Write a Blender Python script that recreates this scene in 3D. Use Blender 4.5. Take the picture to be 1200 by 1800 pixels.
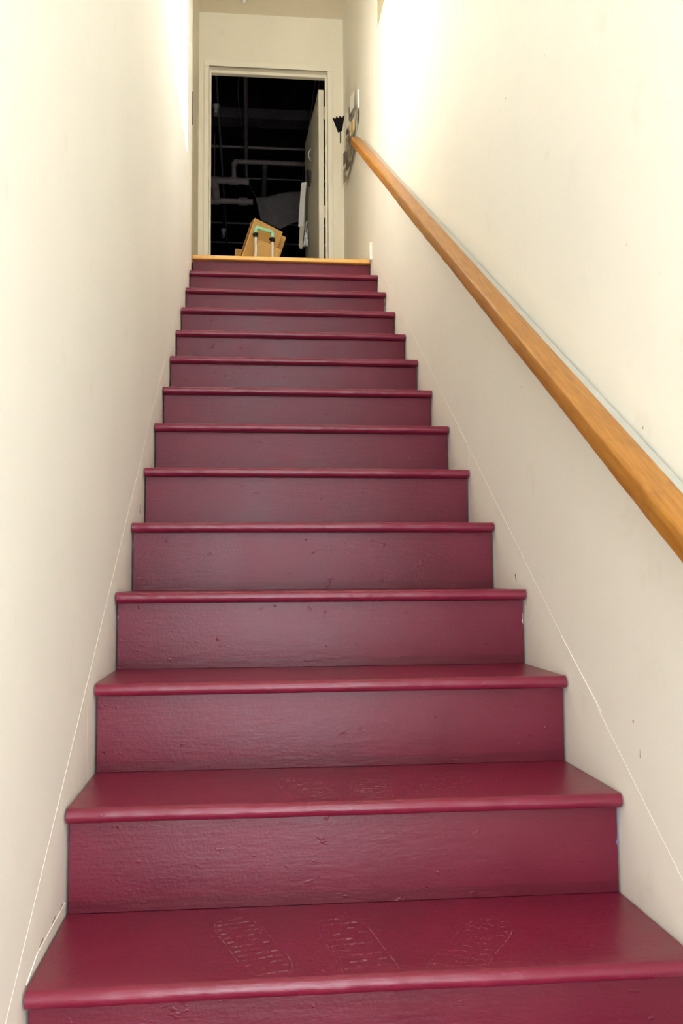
import bpy, bmesh, math, random
from mathutils import Matrix, Vector

random.seed(7)
scene = bpy.context.scene
COL = scene.collection
for o in list(bpy.data.objects):
    bpy.data.objects.remove(o)

# ------------------------------------------------------------------ measures (metres)
W = 1.030            # clear width of the stair
G = 0.2959           # going
RI = 0.19            # rise
HT = 0.0135          # half thickness of a tread
OV = 0.0285          # nosing overhang
FL0 = -3 * RI + HT   # entry floor
FL1 = 14 * RI + HT   # landing floor
YE = 5.663           # wall with the doorway
ZC = 5.09            # ceiling
YF = -2.30           # street wall behind the camera
YL = 4.06            # where the left stair wall ends

# ------------------------------------------------------------------ camera
F, YAW, PIT, ROL = 1633.945, 0.0988, 0.0731, 0.0060
def cam_rows():
    def m(v):
        x, y, z = v
        c, s = math.cos(YAW), math.sin(YAW); x, y = x*c - y*s, x*s + y*c
        c, s = math.cos(PIT), math.sin(PIT); y, z = y*c + z*s, -y*s + z*c
        c, s = math.cos(ROL), math.sin(ROL); x, z = x*c - z*s, x*s + z*c
        return (x, y, z)
    cols = [m(v) for v in ((1, 0, 0), (0, 1, 0), (0, 0, 1))]
    return [Vector((cols[0][i], cols[1][i], cols[2][i])) for i in range(3)]
rx, fy, uz = cam_rows()
cam = bpy.data.cameras.new('camera'); cam.sensor_fit = 'VERTICAL'
cam.sensor_height = 36; cam.lens = 36 * F / 1800; cam.clip_start = .02
co = bpy.data.objects.new('camera', cam); COL.objects.link(co)
co.matrix_world = Matrix(((rx.x, uz.x, -fy.x, 0.3263), (rx.y, uz.y, -fy.y, -1.139), (rx.z, uz.z, -fy.z, 0.7998), (0, 0, 0, 1)))
scene.camera = co

# ------------------------------------------------------------------ world, sun, exposure
wd = bpy.data.worlds.new('sky'); scene.world = wd; wd.use_nodes = True
bg = wd.node_tree.nodes['Background']
bg.inputs['Color'].default_value = (0.86, 0.93, 1.0, 1); bg.inputs['Strength'].default_value = 11.0
sun = bpy.data.lights.new('sun', 'SUN'); sun.energy = 25; sun.angle = math.radians(.5); sun.color = (1, .95, .86)
so = bpy.data.objects.new('sun', sun); COL.objects.link(so)
so.rotation_euler = Vector((-1, -.10, -.786)).to_track_quat('-Z', 'Y').to_euler()
so.location = (6, 4, 9)
scene.view_settings.view_transform = 'Standard'; scene.view_settings.look = 'None'
scene.view_settings.gamma = 1; scene.view_settings.use_curve_mapping = False
scene.view_settings.exposure = 0.62
scene.cycles.max_bounces = 9; scene.cycles.diffuse_bounces = 7; scene.cycles.glossy_bounces = 3
scene.cycles.transparent_max_bounces = 16
scene.cycles.sample_clamp_indirect = 6
def portal(name, loc, rot, sx, sy):      # sampling guide for the sky light in a window opening
    l = bpy.data.lights.new(name, 'AREA'); l.shape = 'RECTANGLE'; l.size = sx; l.size_y = sy
    l.cycles.is_portal = True
    o = bpy.data.objects.new(name, l); COL.objects.link(o); o.location = loc; o.rotation_euler = rot
WY0, WY1, WZ0, WZ1 = 2.45, 3.80, 3.87, 4.86     # window opening in the right wall
DX0, DX1, DZ1 = 0.05, 0.86, 1.75                # glazed opening of the street door
TX0, TX1, TZ0, TZ1 = 0.12, 0.90, 2.45, 4.40     # tall window above the street door
portal('sky_portal', (W + .17, (WY0+WY1)/2, (WZ0+WZ1)/2), (0, math.radians(90), 0), WZ1-WZ0, WY1-WY0)
portal('sky_portal', ((DX0+DX1)/2, YF - .14, (FL0+DZ1)/2), (math.radians(90), 0, 0), DX1-DX0, DZ1-FL0)

portal('sky_portal', ((TX0+TX1)/2, YF - .14, (TZ0+TZ1)/2), (math.radians(90), 0, 0), TX1-TX0, TZ1-TZ0)

# ------------------------------------------------------------------ materials
def nodes(name):
    m = bpy.data.materials.new(name); m.use_nodes = True
    nt = m.node_tree; return m, nt, nt.nodes['Principled BSDF']
def N(nt, t, **kw):
    n = nt.nodes.new(t)
    for k, v in kw.items():
        if k in n.inputs: n.inputs[k].default_value = v
        else: setattr(n, k, v)
    return n
def lk(nt, a, ao, b, bi): nt.links.new(a.outputs[ao], b.inputs[bi])
def ramp(nt, p0, c0, p1, c1):
    r = nt.nodes.new('ShaderNodeValToRGB'); e = r.color_ramp.elements
    e[0].position, e[0].color = p0, c0; e[1].position, e[1].color = p1, c1
    return r
def g4(v): return (v, v, v, 1)
def c4(c): return (c[0], c[1], c[2], 1)
def mixc(nt, a, b, fac, blend='MIX'):
    n = nt.nodes.new('ShaderNodeMix'); n.data_type = 'RGBA'; n.blend_type = blend
    for s, v in ((6, a), (7, b), (0, fac)):
        if isinstance(v, tuple) and len(v) == 2: nt.links.new(v[0].outputs[v[1]], n.inputs[s])
        else: n.inputs[s].default_value = v
    return n
def objco(nt, scale):
    tc = N(nt, 'ShaderNodeTexCoord'); mp = N(nt, 'ShaderNodeMapping'); mp.inputs['Scale'].default_value = scale
    lk(nt, tc, 'Object', mp, 'Vector'); return mp

def mat_plain(name, col, rough=.5, metal=0, var=.08, scale=12, bump=0.0, spec=.5):
    m, nt, b = nodes(name)
    mp = objco(nt, (1, 1, 1))
    n = N(nt, 'ShaderNodeTexNoise', Scale=scale, Detail=4.0); lk(nt, mp, 'Vector', n, 'Vector')
    r = ramp(nt, .3, c4([c*(1-var) for c in col]), .7, c4([min(1, c*(1+var)) for c in col]))
    lk(nt, n, 'Fac', r, 'Fac'); lk(nt, r, 'Color', b, 'Base Color')
    b.inputs['Roughness'].default_value = rough; b.inputs['Metallic'].default_value = metal
    b.inputs['Specular IOR Level'].default_value = spec
    if bump:
        bp = N(nt, 'ShaderNodeBump', Strength=bump, Distance=.01); lk(nt, n, 'Fac', bp, 'Height'); lk(nt, bp, 'Normal', b, 'Normal')
    return m

def mat_wall(name, col):
    m, nt, b = nodes(name)
    mp = objco(nt, (1, 1, 1))
    n1 = N(nt, 'ShaderNodeTexNoise', Scale=1.6, Detail=3.0); lk(nt, mp, 'Vector', n1, 'Vector')
    r1 = ramp(nt, .3, c4([c*.96 for c in col]), .7, c4(col)); lk(nt, n1, 'Fac', r1, 'Fac')
    # grimy rubs
    n2 = N(nt, 'ShaderNodeTexNoise', Scale=7.0, Detail=6.0, Roughness=.65); lk(nt, mp, 'Vector', n2, 'Vector')
    r2 = ramp(nt, .60, g4(0), .82, g4(.35)); lk(nt, n2, 'Fac', r2, 'Fac')
    mx = mixc(nt, (r1, 'Color'), c4((col[0]*.74, col[1]*.68, col[2]*.58)), (r2, 'Color'))
    # tiny dark nicks
    v = N(nt, 'ShaderNodeTexVoronoi', Scale=9.0); lk(nt, mp, 'Vector', v, 'Vector')
    r3 = ramp(nt, .020, g4(.75), .032, g4(0)); lk(nt, v, 'Distance', r3, 'Fac')
    n3 = N(nt, 'ShaderNodeTexNoise', Scale=2.3, Detail=1.0); lk(nt, mp, 'Vector', n3, 'Vector')
    r4 = ramp(nt, .56, g4(0), .60, g4(1)); lk(nt, n3, 'Fac', r4, 'Fac')
    mu = N(nt, 'ShaderNodeMath', operation='MULTIPLY'); lk(nt, r3, 'Color', mu, 0); lk(nt, r4, 'Color', mu, 1)
    mx2 = mixc(nt, (mx, 2), (.16, .11, .08, 1), (mu, 0)); lk(nt, mx2, 2, b, 'Base Color')
    n4 = N(nt, 'ShaderNodeTexNoise', Scale=22.0, Detail=3.0); lk(nt, mp, 'Vector', n4, 'Vector')
    ad = N(nt, 'ShaderNodeMath', operation='MULTIPLY_ADD'); ad.inputs[1].default_value = 4.0
    lk(nt, n1, 'Fac', ad, 0); lk(nt, n4, 'Fac', ad, 2)
    bp = N(nt, 'ShaderNodeBump', Strength=.16, Distance=.006); lk(nt, ad, 0, bp, 'Height'); lk(nt, bp, 'Normal', b, 'Normal')
    b.inputs['Roughness'].default_value = .5; b.inputs['Specular IOR Level'].default_value = .3
    return m

def mat_stair(name, col, chips, spec):
    """glossy brushed maroon paint with lumps, nail dimples and bare specks at the wall ends"""
    m, nt, b = nodes(name)
    geo = N(nt, 'ShaderNodeNewGeometry')
    mp = N(nt, 'ShaderNodeMapping'); mp.inputs['Scale'].default_value = (1, 6, 6); lk(nt, geo, 'Position', mp, 'Vector')
    n1 = N(nt, 'ShaderNodeTexNoise', Scale=14.0, Detail=6.0, Roughness=.6); lk(nt, mp, 'Vector', n1, 'Vector')   # brush strokes
    n2 = N(nt, 'ShaderNodeTexNoise', Scale=5.0, Detail=3.0); lk(nt, geo, 'Position', n2, 'Vector')
    n5 = N(nt, 'ShaderNodeTexNoise', Scale=150.0, Detail=2.0); lk(nt, geo, 'Position', n5, 'Vector')             # orange peel
    r1 = ramp(nt, .3, c4([c*.90 for c in col]), .7, c4([c*1.10 for c in col])); lk(nt, n2, 'Fac', r1, 'Fac')
    # paint lumps and nail dimples
    mpl = N(nt, 'ShaderNodeMapping'); mpl.inputs['Scale'].default_value = (.6, 1, 1); lk(nt, geo, 'Position', mpl, 'Vector')
    v = N(nt, 'ShaderNodeTexNoise', Scale=48.0, Detail=3.0, Roughness=.6); lk(nt, mpl, 'Vector', v, 'Vector')
    r2 = ramp(nt, .66, g4(0), .80, g4(1)); lk(nt, v, 'Fac', r2, 'Fac')
    # dark pits
    v2 = N(nt, 'ShaderNodeTexVoronoi', Scale=11.0); lk(nt, geo, 'Position', v2, 'Vector')
    r3 = ramp(nt, .020, g4(.8), .036, g4(0)); lk(nt, v2, 'Distance', r3, 'Fac')
    mx = mixc(nt, (r1, 'Color'), (.035, .004, .012, 1), (r3, 'Color'))
    last = mx
    sp = N(nt, 'ShaderNodeSeparateXYZ'); lk(nt, geo, 'Position', sp, 'Vector')
    if chips:
        # distance to the nearer end of the board
        a = N(nt, 'ShaderNodeMath', operation='SUBTRACT'); a.inputs[1].default_value = W/2; lk(nt, sp, 'X', a, 0)
        ab = N(nt, 'ShaderNodeMath', operation='ABSOLUTE'); lk(nt, a, 0, ab, 0)
        n6 = N(nt, 'ShaderNodeTexNoise', Scale=16.0, Detail=3.0); lk(nt, geo, 'Position', n6, 'Vector')
        ma = N(nt, 'ShaderNodeMath', operation='MULTIPLY_ADD'); ma.inputs[1].default_value = .050; lk(nt, n6, 'Fac', ma, 0); lk(nt, ab, 0, ma, 2)
        r6 = ramp(nt, 0, g4(0), 1, g4(1)); th = W/2 + .0275
        cm = N(nt, 'ShaderNodeMath', operation='GREATER_THAN'); cm.inputs[1].default_value = th; lk(nt, ma, 0, cm, 0)
        n7 = N(nt, 'ShaderNodeTexNoise', Scale=9.0, Detail=1.0); lk(nt, geo, 'Position', n7, 'Vector')
        r7 = ramp(nt, .46, (.16, .24, .45, 1), .56, (.62, .56, .52, 1)); lk(nt, n7, 'Fac', r7, 'Fac')
        last = mixc(nt, (mx, 2), (r7, 'Color'), (cm, 0))
        def mth(op, a_, b_=None):
            n_ = N(nt, 'ShaderNodeMath', operation=op)
            for q_, v_ in enumerate((a_, b_)):
                if v_ is None: continue
                if isinstance(v_, (int, float)): n_.inputs[q_].default_value = v_
                else: nt.links.new(v_, n_.inputs[q_])
            return n_.outputs[0]
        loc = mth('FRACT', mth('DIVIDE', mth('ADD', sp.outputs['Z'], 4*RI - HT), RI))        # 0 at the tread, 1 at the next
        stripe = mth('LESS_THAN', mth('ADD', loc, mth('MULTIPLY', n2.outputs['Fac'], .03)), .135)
        da = mth('MULTIPLY', mth('SUBTRACT', mth('FRACT', mth('ADD', mth('DIVIDE', sp.outputs['X'], .118), mth('MULTIPLY', n7.outputs['Fac'], 1.2))), .5), .118)
        db = mth('MULTIPLY', mth('ADD', mth('SUBTRACT', loc, .27), mth('MULTIPLY', mth('SUBTRACT', n7.outputs['Fac'], .5), .25)), RI)
        dd = mth('SQRT', mth('ADD', mth('MULTIPLY', da, da), mth('MULTIPLY', mth('MULTIPLY', db, db), 2.0)))
        dim = mth('LESS_THAN', dd, .0026)
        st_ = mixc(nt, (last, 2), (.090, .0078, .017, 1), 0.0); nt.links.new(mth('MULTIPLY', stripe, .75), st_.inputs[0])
        last = mixc(nt, (st_, 2), (.045, .005, .012, 1), 0.0); nt.links.new(mth('MULTIPLY', dim, .8), last.inputs[0])
    lk(nt, last, 2, b, 'Base Color')
    rr = ramp(nt, .3, g4(.285), .7, g4(.36)); lk(nt, n2, 'Fac', rr, 'Fac'); lk(nt, rr, 'Color', b, 'Roughness')
    # height sum
    h1 = N(nt, 'ShaderNodeMath', operation='MULTIPLY_ADD'); h1.inputs[1].default_value = .55; lk(nt, n1, 'Fac', h1, 0); lk(nt, r2, 'Color', h1, 2)
    h2 = N(nt, 'ShaderNodeMath', operation='MULTIPLY_ADD'); h2.inputs[1].default_value = .28; lk(nt, n5, 'Fac', h2, 0); lk(nt, h1, 0, h2, 2)
    h3 = N(nt, 'ShaderNodeMath', operation='SUBTRACT'); lk(nt, h2, 0, h3, 0); lk(nt, r3, 'Color', h3, 1)
    bp = N(nt, 'ShaderNodeBump', Strength=.55, Distance=.002); lk(nt, h3, 0, bp, 'Height'); lk(nt, bp, 'Normal', b, 'Normal')
    b.inputs['Specular IOR Level'].default_value = spec
    return m

def mat_wood(name, light, dark, rough, axis_scale, blotch=.5, spec=.5):
    m, nt, b = nodes(name)
    mp = objco(nt, axis_scale)
    n = N(nt, 'ShaderNodeTexNoise', Scale=9.0, Detail=7.0, Roughness=.6, Distortion=.4); lk(nt, mp, 'Vector', n, 'Vector')
    r = ramp(nt, .32, c4(dark), .62, c4(light)); lk(nt, n, 'Fac', r, 'Fac')
    mp2 = objco(nt, (1, 1, 1))
    n2 = N(nt, 'ShaderNodeTexNoise', Scale=18.0, Detail=4.0); lk(nt, mp2, 'Vector', n2, 'Vector')
    r2 = ramp(nt, .58, g4(0), .74, g4(blotch)); lk(nt, n2, 'Fac', r2, 'Fac')
    mx = mixc(nt, (r, 'Color'), c4([c*.5 for c in dark]), (r2, 'Color')); lk(nt, mx, 2, b, 'Base Color')
    b.inputs['Roughness'].default_value = rough; b.inputs['Specular IOR Level'].default_value = spec
    bp = N(nt, 'ShaderNodeBump', Strength=.2, Distance=.002); lk(nt, n, 'Fac', bp, 'Height'); lk(nt, bp, 'Normal', b, 'Normal')
    return m

def mat_clear(name, tint, gloss, rough=.05):
    m = bpy.data.materials.new(name); m.use_nodes = True; nt = m.node_tree
    nt.nodes.remove(nt.nodes['Principled BSDF']); out = nt.nodes['Material Output']
    t = N(nt, 'ShaderNodeBsdfTransparent'); t.inputs['Color'].default_value = c4(tint)
    g = N(nt, 'ShaderNodeBsdfGlossy'); g.inputs['Roughness'].default_value = rough
    n = N(nt, 'ShaderNodeTexNoise', Scale=3.0)
    r = ramp(nt, .3, g4(gloss*.8), .7, g4(gloss)); lk(nt, n, 'Fac', r, 'Fac')
    x = N(nt, 'ShaderNodeMixShader'); lk(nt, r, 'Color', x, 'Fac')
    nt.links.new(t.outputs[0], x.inputs[1]); nt.links.new(g.outputs[0], x.inputs[2]); nt.links.new(x.outputs[0], out.inputs['Surface'])
    return m

def mat_dust(name, col, op):
    m = bpy.data.materials.new(name); m.use_nodes = True; nt = m.node_tree
    b = nt.nodes['Principled BSDF']; out = nt.nodes['Material Output']
    b.inputs['Base Color'].default_value = c4(col); b.inputs['Roughness'].default_value = .7
    t = N(nt, 'ShaderNodeBsdfTransparent'); geo = N(nt, 'ShaderNodeNewGeometry')
    n = N(nt, 'ShaderNodeTexNoise', Scale=70.0, Detail=3.0); lk(nt, geo, 'Position', n, 'Vector')
    r = ramp(nt, .38, g4(0), .68, g4(op)); lk(nt, n, 'Fac', r, 'Fac')
    x = N(nt, 'ShaderNodeMixShader'); lk(nt, r, 'Color', x, 'Fac')
    nt.links.new(t.outputs[0], x.inputs[1]); nt.links.new(b.outputs[0], x.inputs[2]); nt.links.new(x.outputs[0], out.inputs['Surface'])
    return m

CREAM = (.885, .856, .782)
M = dict(
    wall=mat_wall('cream_wall_paint', CREAM),
    dimwall=mat_wall('dim_tinted_cream_wall', (.87, .815, .675)),  # cream made yellower: the landing's weaker light is put into the colour
    dtrim=mat_plain('dim_tinted_cream_casing', (.87, .815, .68), .38, var=.02, scale=5),  # casing colour carries the same dim-light tint
    trim=mat_plain('cream_gloss_trim', (.88, .84, .755), .35, var=.03, scale=5),
    skirt=mat_wall('cream_skirt_paint', (.885, .845, .765)),
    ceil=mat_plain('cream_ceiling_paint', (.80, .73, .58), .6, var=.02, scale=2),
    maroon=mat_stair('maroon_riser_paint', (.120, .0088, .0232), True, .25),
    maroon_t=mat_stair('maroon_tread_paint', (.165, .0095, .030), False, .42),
    rail=mat_wood('varnished_rail_wood', (.40, .168, .022), (.28, .098, .008), .40, (14, .8, 14), .35, .35),
    nose=mat_wood('yellow_oak', (.78, .42, .10), (.62, .30, .06), .4, (1, 14, 14), .2),
    floorw=mat_wood('landing_floor_wood', (.55, .33, .13), (.40, .22, .08), .4, (1, 10, 10), .2),
    entry=mat_plain('entry_floor_tile', (.42, .38, .33), .5, var=.15, scale=8),
    card=mat_plain('cardboard_brown', (.56, .32, .10), .8, var=.06, scale=20, spec=.2),
    card2=mat_plain('cardboard_light_brown', (.66, .39, .135), .8, var=.05, scale=20, spec=.2),
    cardshade=mat_plain('cardboard_shaded_side', (.36, .19, .055), .9, var=.15, scale=40, spec=.1),  # darker cardboard: shade on the carton's side painted into its colour
    crease=mat_plain('cardboard_crease', (.80, .52, .22), .8, var=.1, scale=60, spec=.2),
    carded=mat_plain('cardboard_cut_edge', (.66, .42, .17), .85, var=.1, scale=60, spec=.2),
    mint=mat_plain('mint_plastic', (.42, .76, .52), .35, var=.03),
    bar=mat_plain('white_metal_bar', (.85, .80, .72), .35, var=.03),
    blackp=mat_plain('black_plastic', (.012, .012, .013), .45, var=.1),
    chrome=mat_plain('chrome', (.95, .93, .90), .25, .1, var=.05, spec=1.0),
    black=mat_plain('black_room_paint', (.022, .018, .019), .8, var=.4, scale=3, spec=.2),
    pipe=mat_plain('dark_painted_pipe', (.46, .37, .345), .5, var=.15, scale=12),
    pipe2=mat_plain('dark_grey_steel', (.42, .37, .35), .45, var=.2, scale=12),
    beam=mat_plain('dark_painted_beam', (.13, .10, .105), .6, var=.25, scale=6),
    cloth=mat_plain('grey_drop_cloth', (.27, .235, .215), .9, var=.12, scale=30, spec=.1),
    leaf=mat_plain('cream_door_paint', (.86, .80, .66), .4, var=.04, scale=3),
    white=mat_plain('white_paper', (.85, .83, .78), .7, var=.03),
    tan=mat_plain('tan_paper', (.62, .54, .42), .7, var=.06),
    foil=mat_plain('crumpled_silver', (.90, .90, .90), .3, .6, var=.25, scale=30),
    photo=mat_plain('grey_photo_print', (.16, .14, .12), .35, var=.7, scale=38),
    photo2=mat_plain('brown_photo_print', (.42, .36, .28), .35, var=.6, scale=45),
    yellow=mat_plain('yellow_card', (.80, .46, .02), .5, var=.03),
    acrylic=mat_clear('clear_acrylic', (.995, .995, .992), .02),
    strip=mat_plain('grey_beige_strip', (.44, .43, .38), .5, var=.04),
    lining=mat_plain('tan_window_lining', (.24, .185, .09), .5, var=.08),
    scuff=mat_plain('dark_scuff', (.24, .16, .11), .8, var=.3),
    matte=mat_plain('matte_black', (.008, .007, .007), .9, var=.1, spec=.1),
    blocker=mat_plain('grey_brown_blocker', (.22, .19, .16), .9, var=.2, scale=2, spec=.1),
    glass=mat_clear('window_glass', (.97, .98, .98), .05, .0),
    iron=mat_plain('black_metal', (.02, .018, .016), .4, var=.2),
    hinge=mat_plain('painted_hinge', (.74, .68, .54), .4, var=.05),
    dust=mat_dust('dusty_print', (.52, .30, .28), .30),
)

# ------------------------------------------------------------------ mesh helpers
def box(bm, x0, x1, y0, y1, z0, z1, mat=None):
    vs = [bm.verts.new(Vector((x, y, z)) if mat is None else mat @ Vector((x, y, z)))
          for x in (x0, x1) for y in (y0, y1) for z in (z0, z1)]
    for f in ((0, 1, 3, 2), (4, 6, 7, 5), (0, 4, 5, 1), (2, 3, 7, 6), (0, 2, 6, 4), (1, 5, 7, 3)):
        bm.faces.new([vs[i] for i in f])
def prism(bm, pts, axis, a, b):
    """extrude a 2-D outline along axis 0/1/2 from a to b; outline in the other two axes in order"""
    def P(p, t):
        l = list(p); l.insert(axis, t); return bm.verts.new(l)
    A = [P(p, a) for p in pts]; B = [P(p, b) for p in pts]; n = len(pts)
    bm.faces.new(A); bm.faces.new(B[::-1])
    for i in range(n): bm.faces.new((A[i], B[i], B[(i+1) % n], A[(i+1) % n]))
def tube(bm, p, q, r, seg=12, r2=None):
    p, q = Vector(p), Vector(q); d = (q-p).normalized()
    u = d.orthogonal().normalized(); v = d.cross(u); r2 = r if r2 is None else r2
    A = [bm.verts.new(p + r*(math.cos(t)*u + math.sin(t)*v)) for t in [2*math.pi*i/seg for i in range(seg)]]
    B = [bm.verts.new(q + r2*(math.cos(t)*u + math.sin(t)*v)) for t in [2*math.pi*i/seg for i in range(seg)]]
    bm.faces.new(A[::-1]); bm.faces.new(B)
    for i in range(seg): bm.faces.new((A[i], A[(i+1) % seg], B[(i+1) % seg], B[i]))
def sweep(bm, pts, r, seg=8):
    pts = [Vector(p) for p in pts]; rings = []; u = None
    for i, p in enumerate(pts):
        d = (pts[min(i+1, len(pts)-1)] - pts[max(i-1, 0)]).normalized()
        u = d.orthogonal().normalized() if u is None else (u - d*u.dot(d)).normalized()
        v = d.cross(u)
        rings.append([bm.verts.new(p + r*(math.cos(2*math.pi*k/seg)*u + math.sin(2*math.pi*k/seg)*v)) for k in range(seg)])
    for a, b in zip(rings, rings[1:]):
        for k in range(seg): bm.faces.new((a[k], a[(k+1) % seg], b[(k+1) % seg], b[k]))
    bm.faces.new(rings[0][::-1]); bm.faces.new(rings[-1])
def lathe(bm, prof, c, seg=20):
    c = Vector(c); rings = [[bm.verts.new(c + Vector((r*math.cos(2*math.pi*k/seg), r*math.sin(2*math.pi*k/seg), z))) for k in range(seg)] for r, z in prof]
    for a, b in zip(rings, rings[1:]):
        for k in range(seg): bm.faces.new((a[k], a[(k+1) % seg], b[(k+1) % seg], b[k]))
    bm.faces.new(rings[0]); bm.faces.new(rings[-1][::-1])
def make(name, bm, mat, parent=None, bevel=0, smooth=False, label=None, cat=None, group=None, kind=None, seg=2):
    bmesh.ops.recalc_face_normals(bm, faces=bm.faces[:])
    me = bpy.data.meshes.new(name); bm.to_mesh(me); bm.free(); me.materials.append(mat)
    o = bpy.data.objects.new(name, me); COL.objects.link(o)
    if smooth:
        for p in me.polygons: p.use_smooth = True
    if bevel:
        md = o.modifiers.new('bevel', 'BEVEL'); md.width = bevel; md.segments = seg; md.limit_method = 'ANGLE'
    if parent is not None:
        o.parent = parent; o.matrix_parent_inverse = parent.matrix_world.inverted()
    tag(o, label, cat, group, kind); return o
def tag(o, label=None, cat=None, group=None, kind=None):
    for k, v in (('label', label), ('category', cat), ('group', group), ('kind', kind)):
        if v: o[k] = v
def empty(name, loc, label=None, cat=None, group=None, kind=None):
    o = bpy.data.objects.new(name, None); o.empty_display_size = .1; o.location = loc; COL.objects.link(o)
    o.matrix_world = Matrix.Translation(loc)
    tag(o, label, cat, group, kind); return o
def struct(name, bm, mat, label, cat, bevel=0):
    return make(name, bm, mat, None, bevel, label=label, cat=cat, kind='structure')
def B(): return bmesh.new()

# ------------------------------------------------------------------ the shell
bm = B(); box(bm, -.16, -.003, YF, YL, FL0 - .1, ZC)
struct('wall_left', bm, M['wall'], 'long plain cream wall on the left of the stairs', 'wall', .006)
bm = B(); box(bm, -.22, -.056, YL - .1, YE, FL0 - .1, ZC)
struct('wall_landing', bm, M['dimwall'], 'cream wall set back at the left of the upper landing', 'wall')
X0, X1 = W + .003, W + .16
bm = B()
box(bm, X0, X1, YF, WY0, FL0 - .1, ZC); box(bm, X0, X1, WY1, YE, FL0 - .1, ZC)
box(bm, X0, X1, WY0, WY1, FL0 - .1, WZ0); box(bm, X0, X1, WY0, WY1, WZ1, ZC)
struct('wall_right', bm, M['wall'], 'long cream wall behind the wooden handrail', 'wall')
OX0, OX1, OZ = .020, .912, 4.665
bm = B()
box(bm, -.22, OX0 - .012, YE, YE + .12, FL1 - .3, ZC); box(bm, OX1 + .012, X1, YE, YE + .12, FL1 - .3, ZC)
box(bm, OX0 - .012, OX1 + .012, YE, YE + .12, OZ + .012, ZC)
struct('wall_end', bm, M['dimwall'], 'cream wall around the open doorway at the top of the stairs', 'wall')
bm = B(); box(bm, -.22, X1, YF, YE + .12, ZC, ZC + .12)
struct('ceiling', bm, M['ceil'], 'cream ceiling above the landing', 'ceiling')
bm = B(); box(bm, -.22, X1, 14*G + .05, YE + .12, FL1 - .03, FL1 - .0005)
struct('floor_landing', bm, M['floorw'], 'wooden floor of the upper landing', 'floor')
bm = B(); box(bm, -.16, X1, YF, 4.5, FL0 - .1, FL0)
struct('floor', bm, M['entry'], 'tiled floor at the foot of the stairs', 'floor')
bm = B(); box(bm, -.16, X1, 4.5, 4.6, FL0 - .1, FL1 - .03)
struct('wall_understair', bm, M['wall'], 'hidden wall under the upper landing', 'wall')
# street wall behind the camera with a tall glazed door
bm = B()
box(bm, -.16, DX0, YF - .12, YF, FL0 - .1, ZC + .12); box(bm, DX1, X1, YF - .12, YF, FL0 - .1, TZ0); box(bm, TX1, X1, YF - .12, YF, TZ0, ZC + .12)
box(bm, DX0, DX1, YF - .12, YF, DZ1, TZ0); box(bm, DX0, TX0, YF - .12, YF, TZ0, ZC + .12); box(bm, TX0, TX1, YF - .12, YF, TZ1, ZC + .12)
struct('wall_front', bm, M['wall'], 'cream wall around the street entrance', 'wall')
sd = empty('door_2', ((DX0+DX1)/2, YF - .06, FL0), 'glazed street door at the foot of the stairs', 'door', kind='structure')
bm = B()
for a in ((DX0, DX0+.04, FL0, DZ1), (DX1-.04, DX1, FL0, DZ1), (DX0+.04, DX1-.04, FL0, FL0+.06), (DX0+.04, DX1-.04, DZ1-.05, DZ1)):
    box(bm, a[0], a[1], YF - .08, YF - .04, a[2], a[3])
make('door_frame', bm, M['trim'], sd)
bm = B(); box(bm, DX0+.04, DX1-.04, YF - .063, YF - .057, FL0+.06, DZ1-.05); make('pane', bm, M['glass'], sd)

tw = empty('window_2', ((TX0+TX1)/2, YF - .06, TZ0), 'tall window above the street door', 'window', kind='structure')
bm = B()
for a in ((TX0, TX0+.03, TZ0, TZ1), (TX1-.03, TX1, TZ0, TZ1), (TX0+.03, TX1-.03, TZ0, TZ0+.03), (TX0+.03, TX1-.03, TZ1-.03, TZ1)):
    box(bm, a[0], a[1], YF - .08, YF - .04, a[2], a[3])
make('window_frame', bm, M['trim'], tw)
bm = B(); box(bm, TX0+.03, TX1-.03, YF - .063, YF - .057, TZ0+.03, TZ1-.03); make('pane', bm, M['glass'], tw)

# window high in the right wall
wn = empty('window_1', (W + .08, (WY0+WY1)/2, WZ0), 'window high in the right wall above the handrail', 'window', kind='structure')
bm = B(); fx0, fx1 = W + .05, W + .085
box(bm, fx0, fx1, WY0, WY0+.03, WZ0, WZ1); box(bm, fx0, fx1, WY1-.03, WY1, WZ0, WZ1)
box(bm, fx0, fx1, WY0+.03, WY1-.03, WZ0, WZ0+.03); box(bm, fx0, fx1, WY0+.03, WY1-.03, WZ1-.03, WZ1)
make('window_frame', bm, M['trim'], wn)
ZM = 4.285
bm = B(); box(bm, fx0+.008, fx1-.008, WY0+.03, WY1-.03, ZM-.009, ZM+.009); make('glazing_bar', bm, M['trim'], wn)
for y in (WY0, WY1 - .004):
    bm = B(); box(bm, W + .004, fx0, y, y + .004, WZ0, WZ1); make('window_lining', bm, M['lining'], wn)
for z0, z1 in ((WZ0+.03, ZM-.009), (ZM+.009, WZ1-.03)):
    bm = B(); box(bm, W+.066, W+.070, WY0+.03, WY1-.03, z0, z1); make('pane', bm, M['glass'], wn)

# unseen building mass added outside the window to cut down the sky light
bm = B(); box(bm, W + 3.0, W + 6.0, -3.0, 12.0, FL0 - .2, 5.9); box(bm, W + 2.9, W + 3.0, -3.0, 12.0, 5.75, 5.95)
box(bm, W + 1.2, W + 3.0, -3.0, 2.2, FL0 - .2, 7.0)  # taller wing, added to block more sky from the window jamb
struct('wall_sky_blocker', bm, M['blocker'], 'unseen brown wall added to cut sky light, shaped as a building outside the window', 'building')

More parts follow.
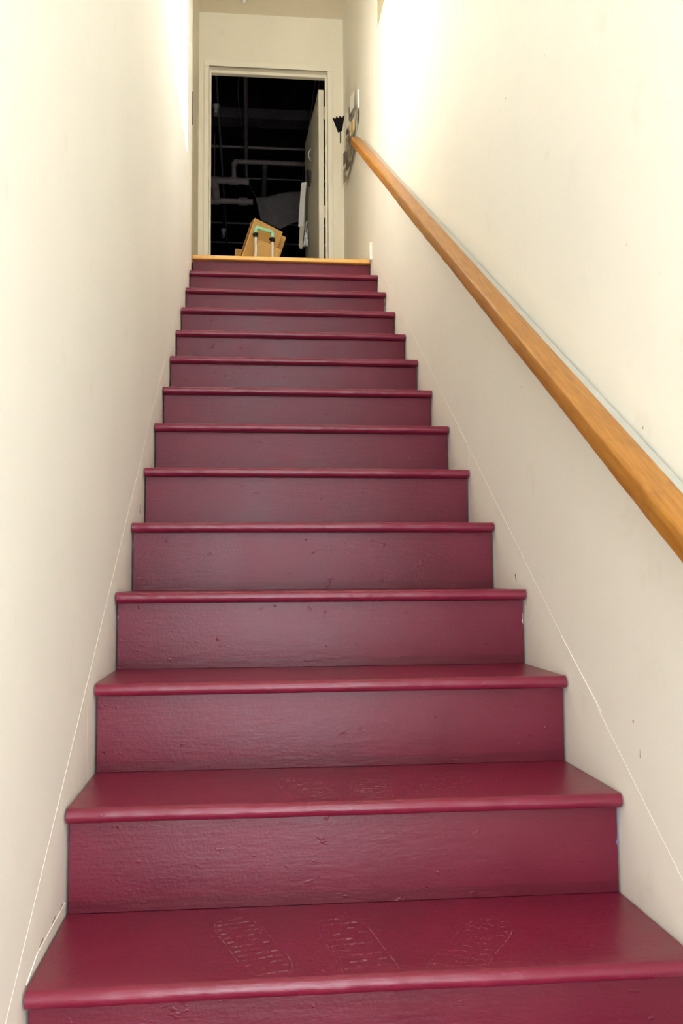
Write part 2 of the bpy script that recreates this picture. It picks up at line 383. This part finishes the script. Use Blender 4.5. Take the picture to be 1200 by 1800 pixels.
# ------------------------------------------------------------------ dark storeroom beyond the door
RX0, RX1, RY0, RY1, RZ = -2.2, 3.2, YE + .12, 14.2, 5.95
bm = B(); box(bm, RX0, RX1, RY0, RY1, RZ, RZ + .1); struct('ceiling_storeroom', bm, M['black'], 'black painted ceiling of the dark room beyond the door', 'ceiling')
bm = B(); box(bm, RX0, RX1, RY0, RY1, FL1 - .1, FL1 - .002); struct('floor_storeroom', bm, M['black'], 'dark floor of the room beyond the door', 'floor')
bm = B(); box(bm, RX0 - .1, RX0, RY0, RY1, FL1 - .1, RZ + .1); struct('wall_storeroom_left', bm, M['black'], 'black left wall of the dark room', 'wall')
bm = B(); box(bm, RX1, RX1 + .1, RY0, RY1, FL1 - .1, RZ + .1); struct('wall_storeroom_right', bm, M['black'], 'black right wall of the dark room', 'wall')
bm = B(); box(bm, RX0, RX1, RY1, RY1 + .1, FL1 - .1, RZ + .1); struct('wall_storeroom_back', bm, M['black'], 'black far wall of the dark room', 'wall')
bm = B()
box(bm, RX0, -.22, RY0 - .12, RY0, FL1 - .1, RZ + .1); box(bm, X1, RX1, RY0 - .12, RY0, FL1 - .1, RZ + .1)
box(bm, -.22, X1, RY0 - .12, RY0, ZC + .12, RZ + .1)
struct('wall_storeroom_front', bm, M['black'], 'black wall of the dark room on either side of the doorway', 'wall')

# ------------------------------------------------------------------ doorway: casing, lining, stop
ca = empty('trim_1', (.466, YE, FL1), 'cream painted casing around the open doorway', 'door casing', kind='structure')
CX0, CX1, CZ = -.017, .950, 4.712
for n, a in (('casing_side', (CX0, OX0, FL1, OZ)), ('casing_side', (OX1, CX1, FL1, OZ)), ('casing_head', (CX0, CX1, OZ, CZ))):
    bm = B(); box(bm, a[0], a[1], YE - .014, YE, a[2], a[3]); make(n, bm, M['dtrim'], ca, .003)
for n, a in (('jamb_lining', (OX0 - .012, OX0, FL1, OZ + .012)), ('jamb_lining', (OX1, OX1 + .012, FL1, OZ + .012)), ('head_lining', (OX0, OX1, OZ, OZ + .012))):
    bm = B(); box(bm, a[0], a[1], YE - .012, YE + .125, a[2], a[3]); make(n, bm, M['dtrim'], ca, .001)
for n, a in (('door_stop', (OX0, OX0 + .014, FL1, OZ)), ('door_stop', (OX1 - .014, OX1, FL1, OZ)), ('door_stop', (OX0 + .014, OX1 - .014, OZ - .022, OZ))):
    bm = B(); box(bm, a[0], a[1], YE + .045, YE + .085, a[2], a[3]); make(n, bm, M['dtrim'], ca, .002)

# door leaf, swung into the dark room
LH = Vector((.893, YE + .130, FL1 + .012)); LA = math.radians(3.2)
dr = empty('door_1', LH, 'cream door standing open into the dark room, hinged on the right', 'door', kind='structure')
Ml = Matrix.Translation(LH) @ Matrix.Rotation(LA, 4, 'Z')
LW, LT, LZ = .90, .040, 4.592 - LH.z
bm = B(); box(bm, -LT, 0, 0, LW, 0, LZ, Ml); make('door_leaf', bm, M['leaf'], dr, .002)
for zc in (4.405, 3.62, 2.92):
    bm = B(); box(bm, -.004, .010, -.012, .004, zc - .048 - LH.z, zc + .048 - LH.z, Ml); make('hinge', bm, M['hinge'], dr, .001)
bm = B(); prism(bm, [(.44, 1.33), (.46, 1.33), (.56, 1.47), (.555, 1.51), (.53, 1.50), (.45, 1.36)], 0, -LT - .028, -LT - .012)
bm.transform(Ml); h = make('handle', bm, M['iron'], dr, .002, label='black pull handle')
bm = B(); sweep(bm, [(-LT - .003 - .02*math.sin(t*math.pi), .47 + .012*math.cos(t*3), 1.56 + .09*t) for t in [i/8 for i in range(9)]], .004); bm.transform(Ml)
make('hook', bm, M['hinge'], dr, smooth=True)
bm = B(); box(bm, -LT - .020, -LT, .475, .50, 1.38, 1.47, Ml); make('handle_post', bm, M['iron'], dr)

# ------------------------------------------------------------------ staircase
st = empty('staircase', (W/2, 0, FL0), 'straight flight of glossy maroon painted wooden stairs', 'stairs')
def tread(k):
    y0 = k*G; y1 = (k+1)*G + OV - .0012; z = k*RI; rnd = random.Random(100 + k)
    prof = [(y1, z - HT), (y1, z + HT), (y0 + .14, z + HT), (y0 + .045, z + HT)]
    for i in range(11):
        t = math.pi/2 + math.pi*i/10
        prof.append((y0 + HT + HT*math.cos(t), z + HT*math.sin(t)))
    nx = 64; bmx = B(); rows = []
    ph = [rnd.uniform(0, 6.3) for _ in range(6)]
    xa, xb = .0016, W - .0016
    for i in range(nx + 1):
        x = xa + (xb - xa)*i/nx
        wob = .0010*math.sin(9*x + ph[0]) + .0007*math.sin(23*x + ph[1]) + rnd.gauss(0, .00045)
        wz = .0008*math.sin(4*x + ph[2]) + rnd.gauss(0, .00018)
        row = []
        for j, (y, zz) in enumerate(prof):
            fr = 0 if j < 3 else (1 if j >= 4 else .3)
            jit = rnd.gauss(0, .00035) if 4 <= j <= 10 else 0
            row.append(bmx.verts.new((x, y + wob*fr + jit, zz + wz*fr*(1 if zz > z else .5))))
        rows.append(row)
    n = len(prof)
    for a, b in zip(rows, rows[1:]):
        for j in range(n): bmx.faces.new((a[j], b[j], b[(j+1) % n], a[(j+1) % n]))
    bmx.faces.new(rows[0]); bmx.faces.new(rows[-1][::-1])
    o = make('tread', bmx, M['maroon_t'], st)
    for p in o.data.polygons: p.use_smooth = len(p.vertices) == 4
    md = o.modifiers.new('split', 'EDGE_SPLIT'); md.split_angle = math.radians(50)
    return o
treads = {}
for k in range(-2, 14):
    treads[k] = tread(k)
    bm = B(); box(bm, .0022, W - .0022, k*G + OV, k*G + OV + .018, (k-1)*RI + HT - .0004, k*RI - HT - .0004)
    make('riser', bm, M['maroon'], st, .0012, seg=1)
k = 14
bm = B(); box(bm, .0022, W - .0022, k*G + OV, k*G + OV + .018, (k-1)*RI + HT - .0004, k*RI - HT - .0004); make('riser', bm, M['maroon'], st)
bm = B(); box(bm, -.004, W + .001, k*G, k*G + .05, k*RI - HT + .002, k*RI + HT)
make('landing_nosing', bm, M['nose'], st, .007, label='bare yellow wooden nosing at the top of the stairs', seg=3)

# skirt boards: flush strips against both walls with a fine top edge
SL = RI/G
def skirt(name, xa, xb, h, cuts, label):
    e = empty(name, ((xa+xb)/2, 0, FL0), label, 'skirt board', kind='structure')
    for a, b in zip(cuts, cuts[1:]):
        bmx = B(); a2, b2 = a + .0006, b - .0006
        prism(bmx, [(a2, SL*a2 - .42), (b2, SL*b2 - .42), (b2, SL*b2 + h), (a2, SL*a2 + h)], 0, xa, xb)
        make('skirt_board', bmx, M['skirt'], e)
    return e
skirt('trim_2', -.004, -.0026, .066, (-.55, .83, 2.45, 4.05), 'thin cream skirt board along the left wall beside the stairs')
skr = skirt('trim_3', W + .0026, W + .004, .074, (-.55, 1.80, 4.10), 'thin cream skirt board along the right wall beside the stairs')
bm = B(); box(bm, W - .012, W + .003, 4.09, 4.135, FL1 - .02, FL1 + .085); make('end_block', bm, M['trim'], skr, .004)
# raised splinter of paint on the right skirt
bm = B(); prism(bm, [(.93, .93*SL + .072), (.70, .70*SL + .082), (.76, .76*SL + .066)], 0, W + .0018, W + .0035); make('lifted_splinter', bm, M['skirt'], skr)
# narrow strip of board behind the lowest visible tread on the left
sk = bpy.data.objects['trim_2']
bm = B(); zt = RI + HT + .0004; prism(bm, [(G + .03, zt), (2*G + OV - .002, zt), (2*G + OV - .002, zt + .022), (G + .10, zt + .018)], 0, -.0026, -.0012); make('edge_strip', bm, M['skirt'], sk)

# scuffs on the paint beside the stairs
def scuff(parent, x, pts):
    bmx = B(); prism(bmx, pts, 0, x - .0003, x + .0003); make('scuff', bmx, M['scuff'], bpy.data.objects[parent])
scuff('trim_3', W + .0025, [(1.283, .797), (1.288, .797), (1.292, .806), (1.298, .812), (1.290, .813), (1.285, .806)])
scuff('wall_right', W + .0029, [(.542, .533), (.545, .533), (.546, .538), (.542, .538)])
scuff('wall_right', W + .0029, [(.516, .474), (.518, .474), (.517, .490)])
scuff('trim_2', -.0025, [(1.700, 1.008), (1.704, 1.008), (1.705, 1.034), (1.702, 1.034)])
scuff('trim_2', -.0025, [(1.704, 1.008), (1.725, 1.003), (1.725, 1.006), (1.704, 1.012)])
for y in (.585, .520, .425):
    zs = .2265 + .0015*(y > .5); scuff('trim_2', -.0025, [(y - .016, zs - .001), (y + .012, zs), (y + .014, zs + .004), (y, zs + .002)])

# dusty shoe prints on the two lowest treads in view
def shoe(k, cx, cy, ang, ln, wd, style, seed):
    rnd = random.Random(seed); bmx = B(); z = k*RI + HT + .0016
    ca_, sa_ = math.cos(ang), math.sin(ang); ymin, ymax = k*G + .016, (k+1)*G + OV - .01
    def put(poly):
        pts = [(cx + a*ca_ - b*sa_, cy + a*sa_ + b*ca_) for a, b in poly]
        if all(ymin < p[1] < ymax and .03 < p[0] < W - .03 for p in pts):
            bmx.faces.new([bmx.verts.new((p[0], p[1], z)) for p in pts])
    def half(t): return wd*(1 - (abs(t)**2.4))**.5*(1 - .12*math.cos(3*t))
    n = 40
    for s in (-1, 1):                                   # outline
        for i in range(n):
            t0, t1 = -1 + 2*i/n, -1 + 2*(i+1)/n
            if rnd.random() < .3 : continue
            a0, a1 = half(t0)*s, half(t1)*s
            put([(a0, t0*ln), (a1, t1*ln), (a1*.955, t1*ln), (a0*.955, t0*ln)])
    m = 13
    for i in range(m):                                  # tread bars or ring studs
        t = -.86 + 1.72*i/(m-1); hw = half(t)*.86
        if style == 0:
            c = 5
            for j in range(c):
                if rnd.random() < .25: continue
                x0 = -hw + 2*hw*j/c; x1 = x0 + 2*hw/c*.8; sl = .12*ln*.25
                put([(x0, t*ln - .0035), (x1, t*ln - .0035 + sl*.3), (x1, t*ln + .0035 + sl*.3), (x0, t*ln + .0035)])
        else:
            for j in range(4):
                if rnd.random() < .25: continue
                x0 = -hw + 2*hw*(j + .5)/4
                for q in range(7):
                    u0, u1 = math.pi*q/7 + .3, math.pi*(q+1)/7 + .3
                    put([(x0 + .008*math.cos(u), t*ln + .007*math.sin(u)) for u in (u0, u1)] + [(x0 + .0055*math.cos(u), t*ln + .0048*math.sin(u)) for u in (u1, u0)])
    o = make('shoe_print', bmx, M['dust'], treads[k], label='faint dusty shoe print'); o['kind'] = 'stuff'
shoe(1, .50, .40, .15, .16, .050, 0, 1); shoe(1, .685, .385, -.55, .15, .048, 1, 2); shoe(1, .33, .44, .3, .14, .045, 0, 3)
shoe(2, .44, .68, .2, .14, .048, 0, 4); shoe(2, .70, .69, -.5, .14, .046, 1, 5); shoe(2, .56, .67, -.1, .13, .045, 0, 6)
shoe(3, .55, .98, .2, .14, .046, 0, 8)

# ------------------------------------------------------------------ handrail
RA = math.atan(.628); y0r, y1r = -.75, 4.40
ln = (y1r - y0r)/math.cos(RA)
hr = empty('handrail', (.9715, y0r, .628*y0r + .7796), 'varnished orange wooden handrail fixed to the right wall', 'handrail')
Mr = Matrix.Translation((.9715, y0r, .628*y0r + .7796)) @ Matrix.Rotation(RA, 4, 'X')
HR = .0412
bm = B(); seg = 90; rnd = random.Random(5); rings = []
# section with rounded corners, slightly worn along its length
def section():
    x, r = .0285, .006; pts = []
    for cx_, cz_, a0 in ((x - r, -r, 0), (-x + r, -r, 90), (-x + r, -HR + r, 180), (x - r, -HR + r, 270)):
        for i in range(4):
            a = math.radians(a0 + 30*i); pts.append((cx_ + r*math.cos(a), cz_ + r*math.sin(a)))
    return pts
S = section()
for i in range(seg + 1):
    t = i/seg; y = ln*t; sc = 1 - (.18 if i in (0, seg) else 0)
    w1 = .0009*math.sin(17*t + 1) + rnd.gauss(0, .0003); w2 = .0008*math.sin(29*t) + rnd.gauss(0, .0003)
    rings.append([bm.verts.new(((px*sc + (w1 if px < 0 else 0)), y + (-.006 if i == seg and pz < -.02 else 0), (pz + HR/2)*sc - HR/2 + (w2 if pz < -.02 else 0))) for px, pz in S])
for a, b in zip(rings, rings[1:]):
    for j in range(16): bm.faces.new((a[j], a[(j+1) % 16], b[(j+1) % 16], b[j]))
bm.faces.new(rings[0]); bm.faces.new(rings[-1][::-1])
bmesh.ops.recalc_face_normals(bm, faces=bm.faces[:])
me = bpy.data.meshes.new('rail'); bm.to_mesh(me); bm.free(); me.materials.append(M['rail'])
for p in me.polygons: p.use_smooth = len(p.vertices) == 4
rl = bpy.data.objects.new('rail', me); COL.objects.link(rl); rl.parent = hr; rl.rotation_euler = (RA, 0, 0)
# backing strip between rail and wall, one even tone darker than the wall
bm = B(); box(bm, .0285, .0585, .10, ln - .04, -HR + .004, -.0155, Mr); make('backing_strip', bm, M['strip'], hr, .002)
for yb in (.304, .86, 2.5, 4.19):
    d = (yb - y0r)/math.cos(RA)
    bm = B(); tube(bm, Mr @ Vector((-.012, d, -HR - .004)), Mr @ Vector((-.012, d, -HR + .003)), .0065, 10); make('bracket_bolt', bm, M['iron'], hr)
    bm = B(); box(bm, -.012, .0585, d - .012, d + .012, -HR - .003, -HR + .001, Mr); make('bracket', bm, M['iron'], hr)

# ------------------------------------------------------------------ small fittings
bm = B(); box(bm, -.056, .0012, YL + .002, YL + .006, 3.405, 3.60)
make('strike_plate', bm, M['iron'], label='narrow black metal plate on the end of the left wall', cat='metal plate')
sk = empty('ceiling_sprinkler', (.278, 5.455, ZC), 'small cream sprinkler on the landing ceiling at the top edge', 'sprinkler')
bm = B(); lathe(bm, [(.034, 0), (.032, -.012), (.018, -.020), (.012, -.034), (.014, -.040), (.006, -.046)], (.278, 5.455, ZC)); make('sprinkler_body', bm, M['trim'], sk, smooth=True)

# ------------------------------------------------------------------ luggage cart with flat cartons on the landing
CY = 5.40
ct = empty('luggage_cart', (.43, CY, FL1), 'folding cart with mint green handle on white bars in front of cartons', 'cart')
ca_ = math.radians(-24)
BS = .073
Mc = Matrix.Translation((.428, CY, FL1)) @ Matrix.Rotation(math.radians(34), 4, 'Z')
for s in (-1, 1):
    bm = B(); tube(bm, Mc @ Vector((BS*s, 0, .09)), Mc @ Vector((BS*s, 0, .595)), .0085, 14); make('bar', bm, M['bar'], ct, smooth=False)
    bm = B(); box(bm, BS*s - .014, BS*s + .014, -.013, .013, .568, .602, Mc); make('collar', bm, M['blackp'], ct, .004)
    bm = B(); tube(bm, Mc @ Vector((BS*s - .012, 0, .585)), Mc @ Vector((BS*s - .024, 0, .585)), .007, 10); make('button', bm, M['blackp'], ct)
    bm = B(); lathe(bm, [(.004, -.012), (.045, -.012), (.048, 0), (.045, .012), (.004, .012)], (0, 0, 0), 20)
    bm.transform(Mc @ Matrix.Translation((.118*s, .02, .048)) @ Matrix.Rotation(math.pi/2, 4, 'Y')); make('wheel', bm, M['blackp'], ct, smooth=True)
bm = B(); sweep(bm, [Mc @ Vector(p) for p in ((-BS, 0, .60), (-BS, 0, .632), (-.067, 0, .641), (-.052, 0, .644), (0, 0, .641), (.052, 0, .644), (.067, 0, .641), (BS, 0, .632), (BS, 0, .60))], .0135, 12)
make('handle', bm, M['mint'], ct, smooth=True, label='mint green plastic grip')
bm = B(); box(bm, -.10, .10, -.02, .20, .045, .075, Mc); make('base_plate', bm, M['blackp'], ct, .006)
bm = B(); tube(bm, Mc @ Vector((-.118, .02, .048)), Mc @ Vector((.118, .02, .048)), .008, 10); make('axle', bm, M['chrome'], ct)

def carton(tl, ang, w, l, y, d, label, yaw=0, flap=True, mat='card'):
    """flat carton hung from its top left corner tl=(x,z), turned ang degrees clockwise"""
    a = math.radians(ang)
    Mx = Matrix.Translation((tl[0], y, tl[1])) @ Matrix.Rotation(math.radians(yaw), 4, 'Z') @ Matrix.Rotation(a, 4, 'Y')
    base = Mx @ Vector((w, d/2, -l))
    e = empty('cardboard_carton', base, label, 'carton')
    bmx = B(); box(bmx, 0, w, 0, d, -l, 0, Mx); make('body', bmx, M[mat], e, .002)
    if flap:
        bmx = B(); box(bmx, .004, w - .004, -.0035, -.0005, -l + .01, -l*.52, Mx); make('flap', bmx, M['card'], e)
        bmx = B(); box(bmx, -.003, .0, .004, d*.55, -l + .02, -.004, Mx); make('side_edge', bmx, M['cardshade'], e)
    for a in ((0, w, -.0035, 0), (0, .0035, -l + .002, -.0035)):
        bmx = B(); box(bmx, a[0], a[1], -.0010, .0001, a[2], a[3], Mx); make('crease', bmx, M['crease'], e)
    bmx = B(); box(bmx, w*.78, w*.80, -.0012, 0.0002, -l*.5, -.002, Mx); make('seam', bmx, M['carded'], e)
    return e
carton((.391, 3.258), 18, .178, .47, 5.4315, .030, 'smaller brown carton between the cart bars and the large carton', 20, False, 'card2')
carton((.362, 3.422), 18, .228, .625, 5.459, .084, 'large flat brown carton leaning behind the mint cart handle', 20)
carton((.392, 3.424), 18, .228, .627, 5.569, .024, 'brown carton showing its right edge behind the large carton', 20, False)
carton((.221, 3.242), 4, .10, .545, 5.60, .03, 'small brown carton corner peeking out left of the large carton', 8, False)

# ------------------------------------------------------------------ clear card rack on the right wall
RKY0, RKY1 = 4.80, 5.42
rk = empty('card_rack', (W - .02, 5.2, 3.66), 'clear acrylic card rack with three rows on the right wall by the doorway', 'card rack')
bm = B(); box(bm, W - .004, W - .0005, RKY0, RKY1, 3.65, 4.12); make('back_panel', bm, M['acrylic'], rk)
rows = (3.655, 3.79, 3.95)
for z in rows:
    bm = B(); box(bm, W - .036, W - .004, RKY0, RKY1, z, z + .003); make('shelf', bm, M['acrylic'], rk)
    bm = B(); prism(bm, [(W - .036, z), (W - .0345, z), (W - .0425, z + .07), (W - .044, z + .07)], 1, RKY0, RKY1); make('front_panel', bm, M['acrylic'], rk)
for y in (RKY0, RKY1 - .003):
    bm = B(); box(bm, W - .044, W - .004, y, y + .003, 3.655, 4.08); make('divider', bm, M['acrylic'], rk)
cards = [
    (0, .02, .11, .13, 'photo', 'dark photo card, nearest in the bottom row of the rack'), (0, .135, .10, .13, 'photo2', 'brownish card, second in the bottom row of the rack'),
    (0, .26, .12, .13, 'photo', 'dark photo card, third in the bottom row of the rack'), (0, .40, .07, .12, 'white', 'white card between dark cards in the bottom row of the rack'),
    (0, .50, .10, .12, 'photo2', 'brownish card, farthest in the bottom row of the rack'),
    (1, .145, .09, .11, 'photo', 'dark photo card beside the yellow card in the rack'), (1, .26, .12, .12, 'photo2', 'brownish card in the middle of the rack'),
    (1, .40, .07, .12, 'photo', 'small dark card in the middle row of the rack'), (1, .50, .10, .11, 'photo', 'dark card at the far end of the middle row'),
    (2, .02, .10, .13, 'white', 'pale card, nearest in the top row of the rack'), (2, .15, .08, .11, 'photo', 'dark card in the top row of the rack'),
    (2, .27, .10, .14, 'white', 'tall pale card in the middle of the top row'), (2, .40, .06, .12, 'photo', 'black and white card at the far end of the top row')]
for row, dy, w, h, m, lab in cards:
    dy *= .93; w *= .93; h *= .84
    z = rows[row] + .0035; y = RKY0 + .006 + dy
    Mk = Matrix.Translation((W - .0115, y, z)) @ Matrix.Rotation(math.radians(11), 4, 'Z')
    bm = B(); box(bm, -.0015, 0, 0, w, 0, h, Mk)
    make('card', bm, M[m], label=lab, cat='card', group='cards in the clear rack')
yc = empty('yellow_card', (W - .036, RKY0 + .07, rows[1] + .0035), 'yellow card with a white border standing above the handrail end', 'card', 'cards in the clear rack')
z = rows[1] + .0035
Mk = Matrix.Translation((W - .0115, RKY0 + .014, z)) @ Matrix.Rotation(math.radians(9), 4, 'Z')
bm = B(); box(bm, -.0015, 0, 0, .115, 0, .085, Mk); make('card_border', bm, M['white'], yc)
bm = B(); box(bm, -.0022, -.0015, .030, .085, .003, .080, Mk); make('card_face', bm, M['yellow'], yc)
# fan of black blades
FX, FY, FZ = W - .067, 5.20, 3.935
fn = empty('black_fan', (FX, FY, FZ - .05), 'fan of stiff black blades held in the clear rack', 'fan')
for i in range(7):
    a = math.radians(-21 + 5.0*i)
    Mf = Matrix.Translation((FX, FY - .003*i, FZ)) @ Matrix.Rotation(a, 4, 'Y')
    bm = B(); box(bm, -.0062, .0062, -.0012, .0012, .030, .142 - .010*(i % 2), Mf); make('blade', bm, M['matte'], fn)
bm = B(); prism(bm, [(FX - .002, FZ - .055), (FX + .004, FZ - .055), (FX + .016, FZ + .05), (FX - .026, FZ + .05)], 1, FY + .004, FY + .007); make('fan_sleeve', bm, M['acrylic'], fn)
bm = B(); box(bm, FX - .004, FX + .004, FY - .012, FY + .002, FZ - .05, FZ + .034); make('grip', bm, M['iron'], fn)
# white card in a clear sleeve, nearest on the wall
cs = empty('sleeved_card', (W - .004, 4.66, 3.80), 'white card in a clear sleeve on the wall just above the rail end', 'card')
bm = B(); box(bm, W - .012, W - .0005, 4.62, 4.645, 3.845, 3.965); make('card', bm, M['white'], cs)
bm = B(); box(bm, W - .006, W + .003, 4.645, 4.78, 3.77, 3.98); make('sleeve', bm, M['acrylic'], cs)
bm = B(); box(bm, W - .010, W - .006, 4.66, 4.72, 3.80, 3.90); make('print', bm, M['photo2'], cs)

# ------------------------------------------------------------------ things hung on the open door
bm = B(); rnd = random.Random(3); rows_ = []
for i in range(11):
    t = i/10; z = 4.13 - .38*t; rows_.append([bm.verts.new((.798 - .028*math.sin(t*1.2) - .02*s_, 6.42 + .012*s_, z)) for s_ in (0, 1, 2)])
for a, b in zip(rows_, rows_[1:]):
    for j in range(2): bm.faces.new((a[j], a[j+1], b[j+1], b[j]))
o = make('hanging_sheet', bm, M['white'], label='white folded sheet hanging on the open door', cat='paper'); o.modifiers.new('thick', 'SOLIDIFY').thickness = .003
bm = B(); prism(bm, [(.790, 4.10), (.772, 4.05), (.752, 3.92), (.738, 3.70), (.733, 3.585), (.745, 3.565), (.764, 3.565), (.785, 3.80)], 1, 6.44, 6.475)
make('paper_bag', bm, M['tan'], bevel=.004, label='tan paper bag hanging on the far edge of the open door', cat='bag')
bm = B(); rows_ = []
for i in range(13):
    t = i/12; row = []
    for j in range(5):
        s_ = j/4; xl = .788 - .024*t; xr = .806 - .006*(1-t)
        row.append(bm.verts.new((xl + (xr - xl)*s_ + rnd.gauss(0, .002), 6.37 + rnd.gauss(0, .010), 3.775 - .215*t + rnd.gauss(0, .002))))
    rows_.append(row)
for a, b in zip(rows_, rows_[1:]):
    for j in range(4): bm.faces.new((a[j], a[j+1], b[j+1], b[j]))
o = make('crumpled_bag', bm, M['foil'], label='crumpled white silvery plastic bag hanging low on the open door', cat='bag'); o.modifiers.new('thick', 'SOLIDIFY').thickness = .003

# ------------------------------------------------------------------ dark ceiling services
def beam(y, z0, z1, d, lab, mat='beam'):
    bmx = B(); box(bmx, RX0, RX1, y, y + d, z0, z1); make('ceiling_beam', bmx, M[mat], label=lab, cat='beam', group='beams across the dark ceiling')
beam(8.72, 5.84, RZ, .22, 'thick dark beam across the dark ceiling level with the upper sprinkler')
def rod(y, z, r, lab, mat='pipe2'):
    bmx = B(); tube(bmx, (RX0, y, z), (RX1, y, z), r, 8); make('ceiling_rod', bmx, M[mat], label=lab, cat='rod', group='thin rods across the dark ceiling')
rod(9.50, 5.88, .016, 'thin rod across the dark ceiling above the elbow pipe', 'pipe')
rod(10.35, 5.88, .010, 'thin rod across the dark ceiling behind the pipe tee')
rod(11.85, 5.88, .014, 'thin rod across the dark ceiling just above the carton')
rod(12.62, 5.88, .014, 'thin rod across the dark ceiling beside the lower sprinkler')
def conduit(x, ya, yb, z, r, lab, mat='pipe', wob=0):
    bmx = B(); n = 14
    sweep(bmx, [(x + wob*math.sin(5*i/n*2), ya + (yb - ya)*i/n, z + wob*math.cos(4*i/n)) for i in range(n + 1)], r, 8)
    make('ceiling_conduit', bmx, M[mat], smooth=True, label=lab, cat='conduit', group='lines running along the dark ceiling')
conduit(.004, 6.6, 12.25, 5.60, .012, 'long thin conduit running past both sprinkler heads', 'pipe2')
conduit(.283, 6.6, 10.0, 5.58, .021, 'thicker dark conduit running straight back left of centre')
conduit(.225, 6.6, 9.3, 5.66, .004, 'thin wavy cable hanging beside the thick conduit', 'pipe2', .02)
conduit(.960, 6.6, 10.6, 5.66, .007, 'thin conduit left of the open door')
conduit(1.00, 6.6, 10.6, 5.66, .007, 'thin conduit closest to the open door')
conduit(.50, 9.45, 11.4, 5.66, .030, 'short broad grey channel hanging behind the elbow pipe', 'pipe2')

pw = empty('sprinkler_pipework', (.1, 9.6, 5.3), 'dark sprinkler pipes with elbow and tees under the dark ceiling', 'pipework')
def pipe(p, q, r, name='pipe'):
    bmx = B(); tube(bmx, p, q, r, 14); make(name, bmx, M['pipe'], pw)
ZP = 5.50
pipe((.19, 9.06, ZP), (1.6, 9.06, ZP), .026)
bm = B(); sweep(bm, [(.19, 9.06, ZP), (.165, 9.06, ZP - .004), (.150, 9.07, ZP - .020), (.146, 9.085, ZP - .045)], .033, 12); make('elbow', bm, M['pipe'], pw, smooth=True)
pipe((.146, 9.085, ZP - .045), (.146, 9.14, ZP - .14), .026)
pipe((.146, 9.135, ZP - .13), (.146, 9.15, ZP - .155), .036, 'coupling')
pipe((-.6, 9.16, ZP - .185), (.31, 9.16, ZP - .185), .034)
pipe((.095, 9.16, ZP - .185), (.20, 9.16, ZP - .185), .046, 'tee')
pipe((.27, 9.16, ZP - .185), (.315, 9.16, ZP - .185), .042, 'cap')
pipe((-.115, 9.16, ZP - .185), (-.04, 9.16, ZP - .185), .045, 'tee')
pipe((-.075, 9.16, ZP - .19), (-.055, 9.30, ZP - .34), .046)
pipe((-.6, 9.34, ZP - .345), (.36, 9.34, ZP - .345), .034)
pipe((.20, 9.34, ZP - .345), (.30, 9.34, ZP - .345), .046, 'coupling')
pipe((-.12, 9.34, ZP - .345), (-.02, 9.34, ZP - .345), .046, 'tee')
bm = B(); tube(bm, (.315, 9.2, ZP - .20), (.39, 9.0, 5.08), .003, 6); make('support_wire', bm, M['pipe2'], pw)
pipe((.29, 9.16, ZP - .13), (.29, 9.16, RZ), .006, 'hanger_rod'); pipe((-.08, 9.34, ZP - .31), (-.08, 9.34, RZ), .006, 'hanger_rod')

def head(x, y, z, lab):
    e = empty('fire_sprinkler', (x, y, z), lab, 'sprinkler', 'chrome sprinkler heads')
    bmx = B(); lathe(bmx, [(.012, .05), (.036, .05), (.036, .042), (.030, .020), (.020, .006), (.016, 0)], (x, y, z), 20); make('cup', bmx, M['chrome'], e, smooth=True)
    bmx = B(); lathe(bmx, [(.016, .004), (.022, -.006), (.022, -.022), (.013, -.032)], (x, y, z), 16); make('body', bmx, M['chrome'], e, smooth=True)
    for s in (-1, 1):
        bmx = B(); sweep(bmx, [(x + .013*s, y, z - .028), (x + .014*s, y, z - .045), (x + .004*s, y, z - .062)], .003, 6); make('yoke_arm', bmx, M['chrome'], e, smooth=True)
    bmx = B(); lathe(bmx, [(.003, -.058), (.014, -.062), (.014, -.066), (.003, -.068)], (x, y, z), 16); make('deflector', bmx, M['chrome'], e)
    bmx = B(); tube(bmx, (x, y, z + .04), (x, y, RZ), .012, 10); make('drop_pipe', bmx, M['black'], e)
head(-.012, 7.90, 5.49, 'chrome sprinkler head at the left edge of the doorway, upper one')
head(-.020, 10.95, 5.39, 'chrome sprinkler head lower in the doorway, left of the carton')

# sagging grey sheet hung under the dark ceiling
bm = B(); nx, nz = 22, 8; grid = []
top = lambda s: (.388 + (1.30 - .388)*s, 5.067 + .17*s)
def bot(s):
    return 4.78 + (.10*max(0, (s-.30)/.70) if s > .30 else 0) - (.045*math.exp(-((s-.26)/.10)**2)) + (.02 if s < .1 else 0)
for i in range(nx + 1):
    s = i/nx; x, zt = top(s); zb = bot(s)
    grid.append([bm.verts.new((x + .06*(1-s)*(j/nz), 9.0 + .05*math.sin(6*s)*(j/nz) + .02*math.sin(13*s), zt + (zb - zt)*j/nz)) for j in range(nz + 1)])
for a, b in zip(grid, grid[1:]):
    for j in range(nz): bm.faces.new((a[j], b[j], b[j+1], a[j+1]))
o = make('hanging_cloth', bm, M['cloth'], smooth=True, label='dull grey cloth sagging under the dark ceiling above the carton', cat='cloth'); o.modifiers.new('thick', 'SOLIDIFY').thickness = .004
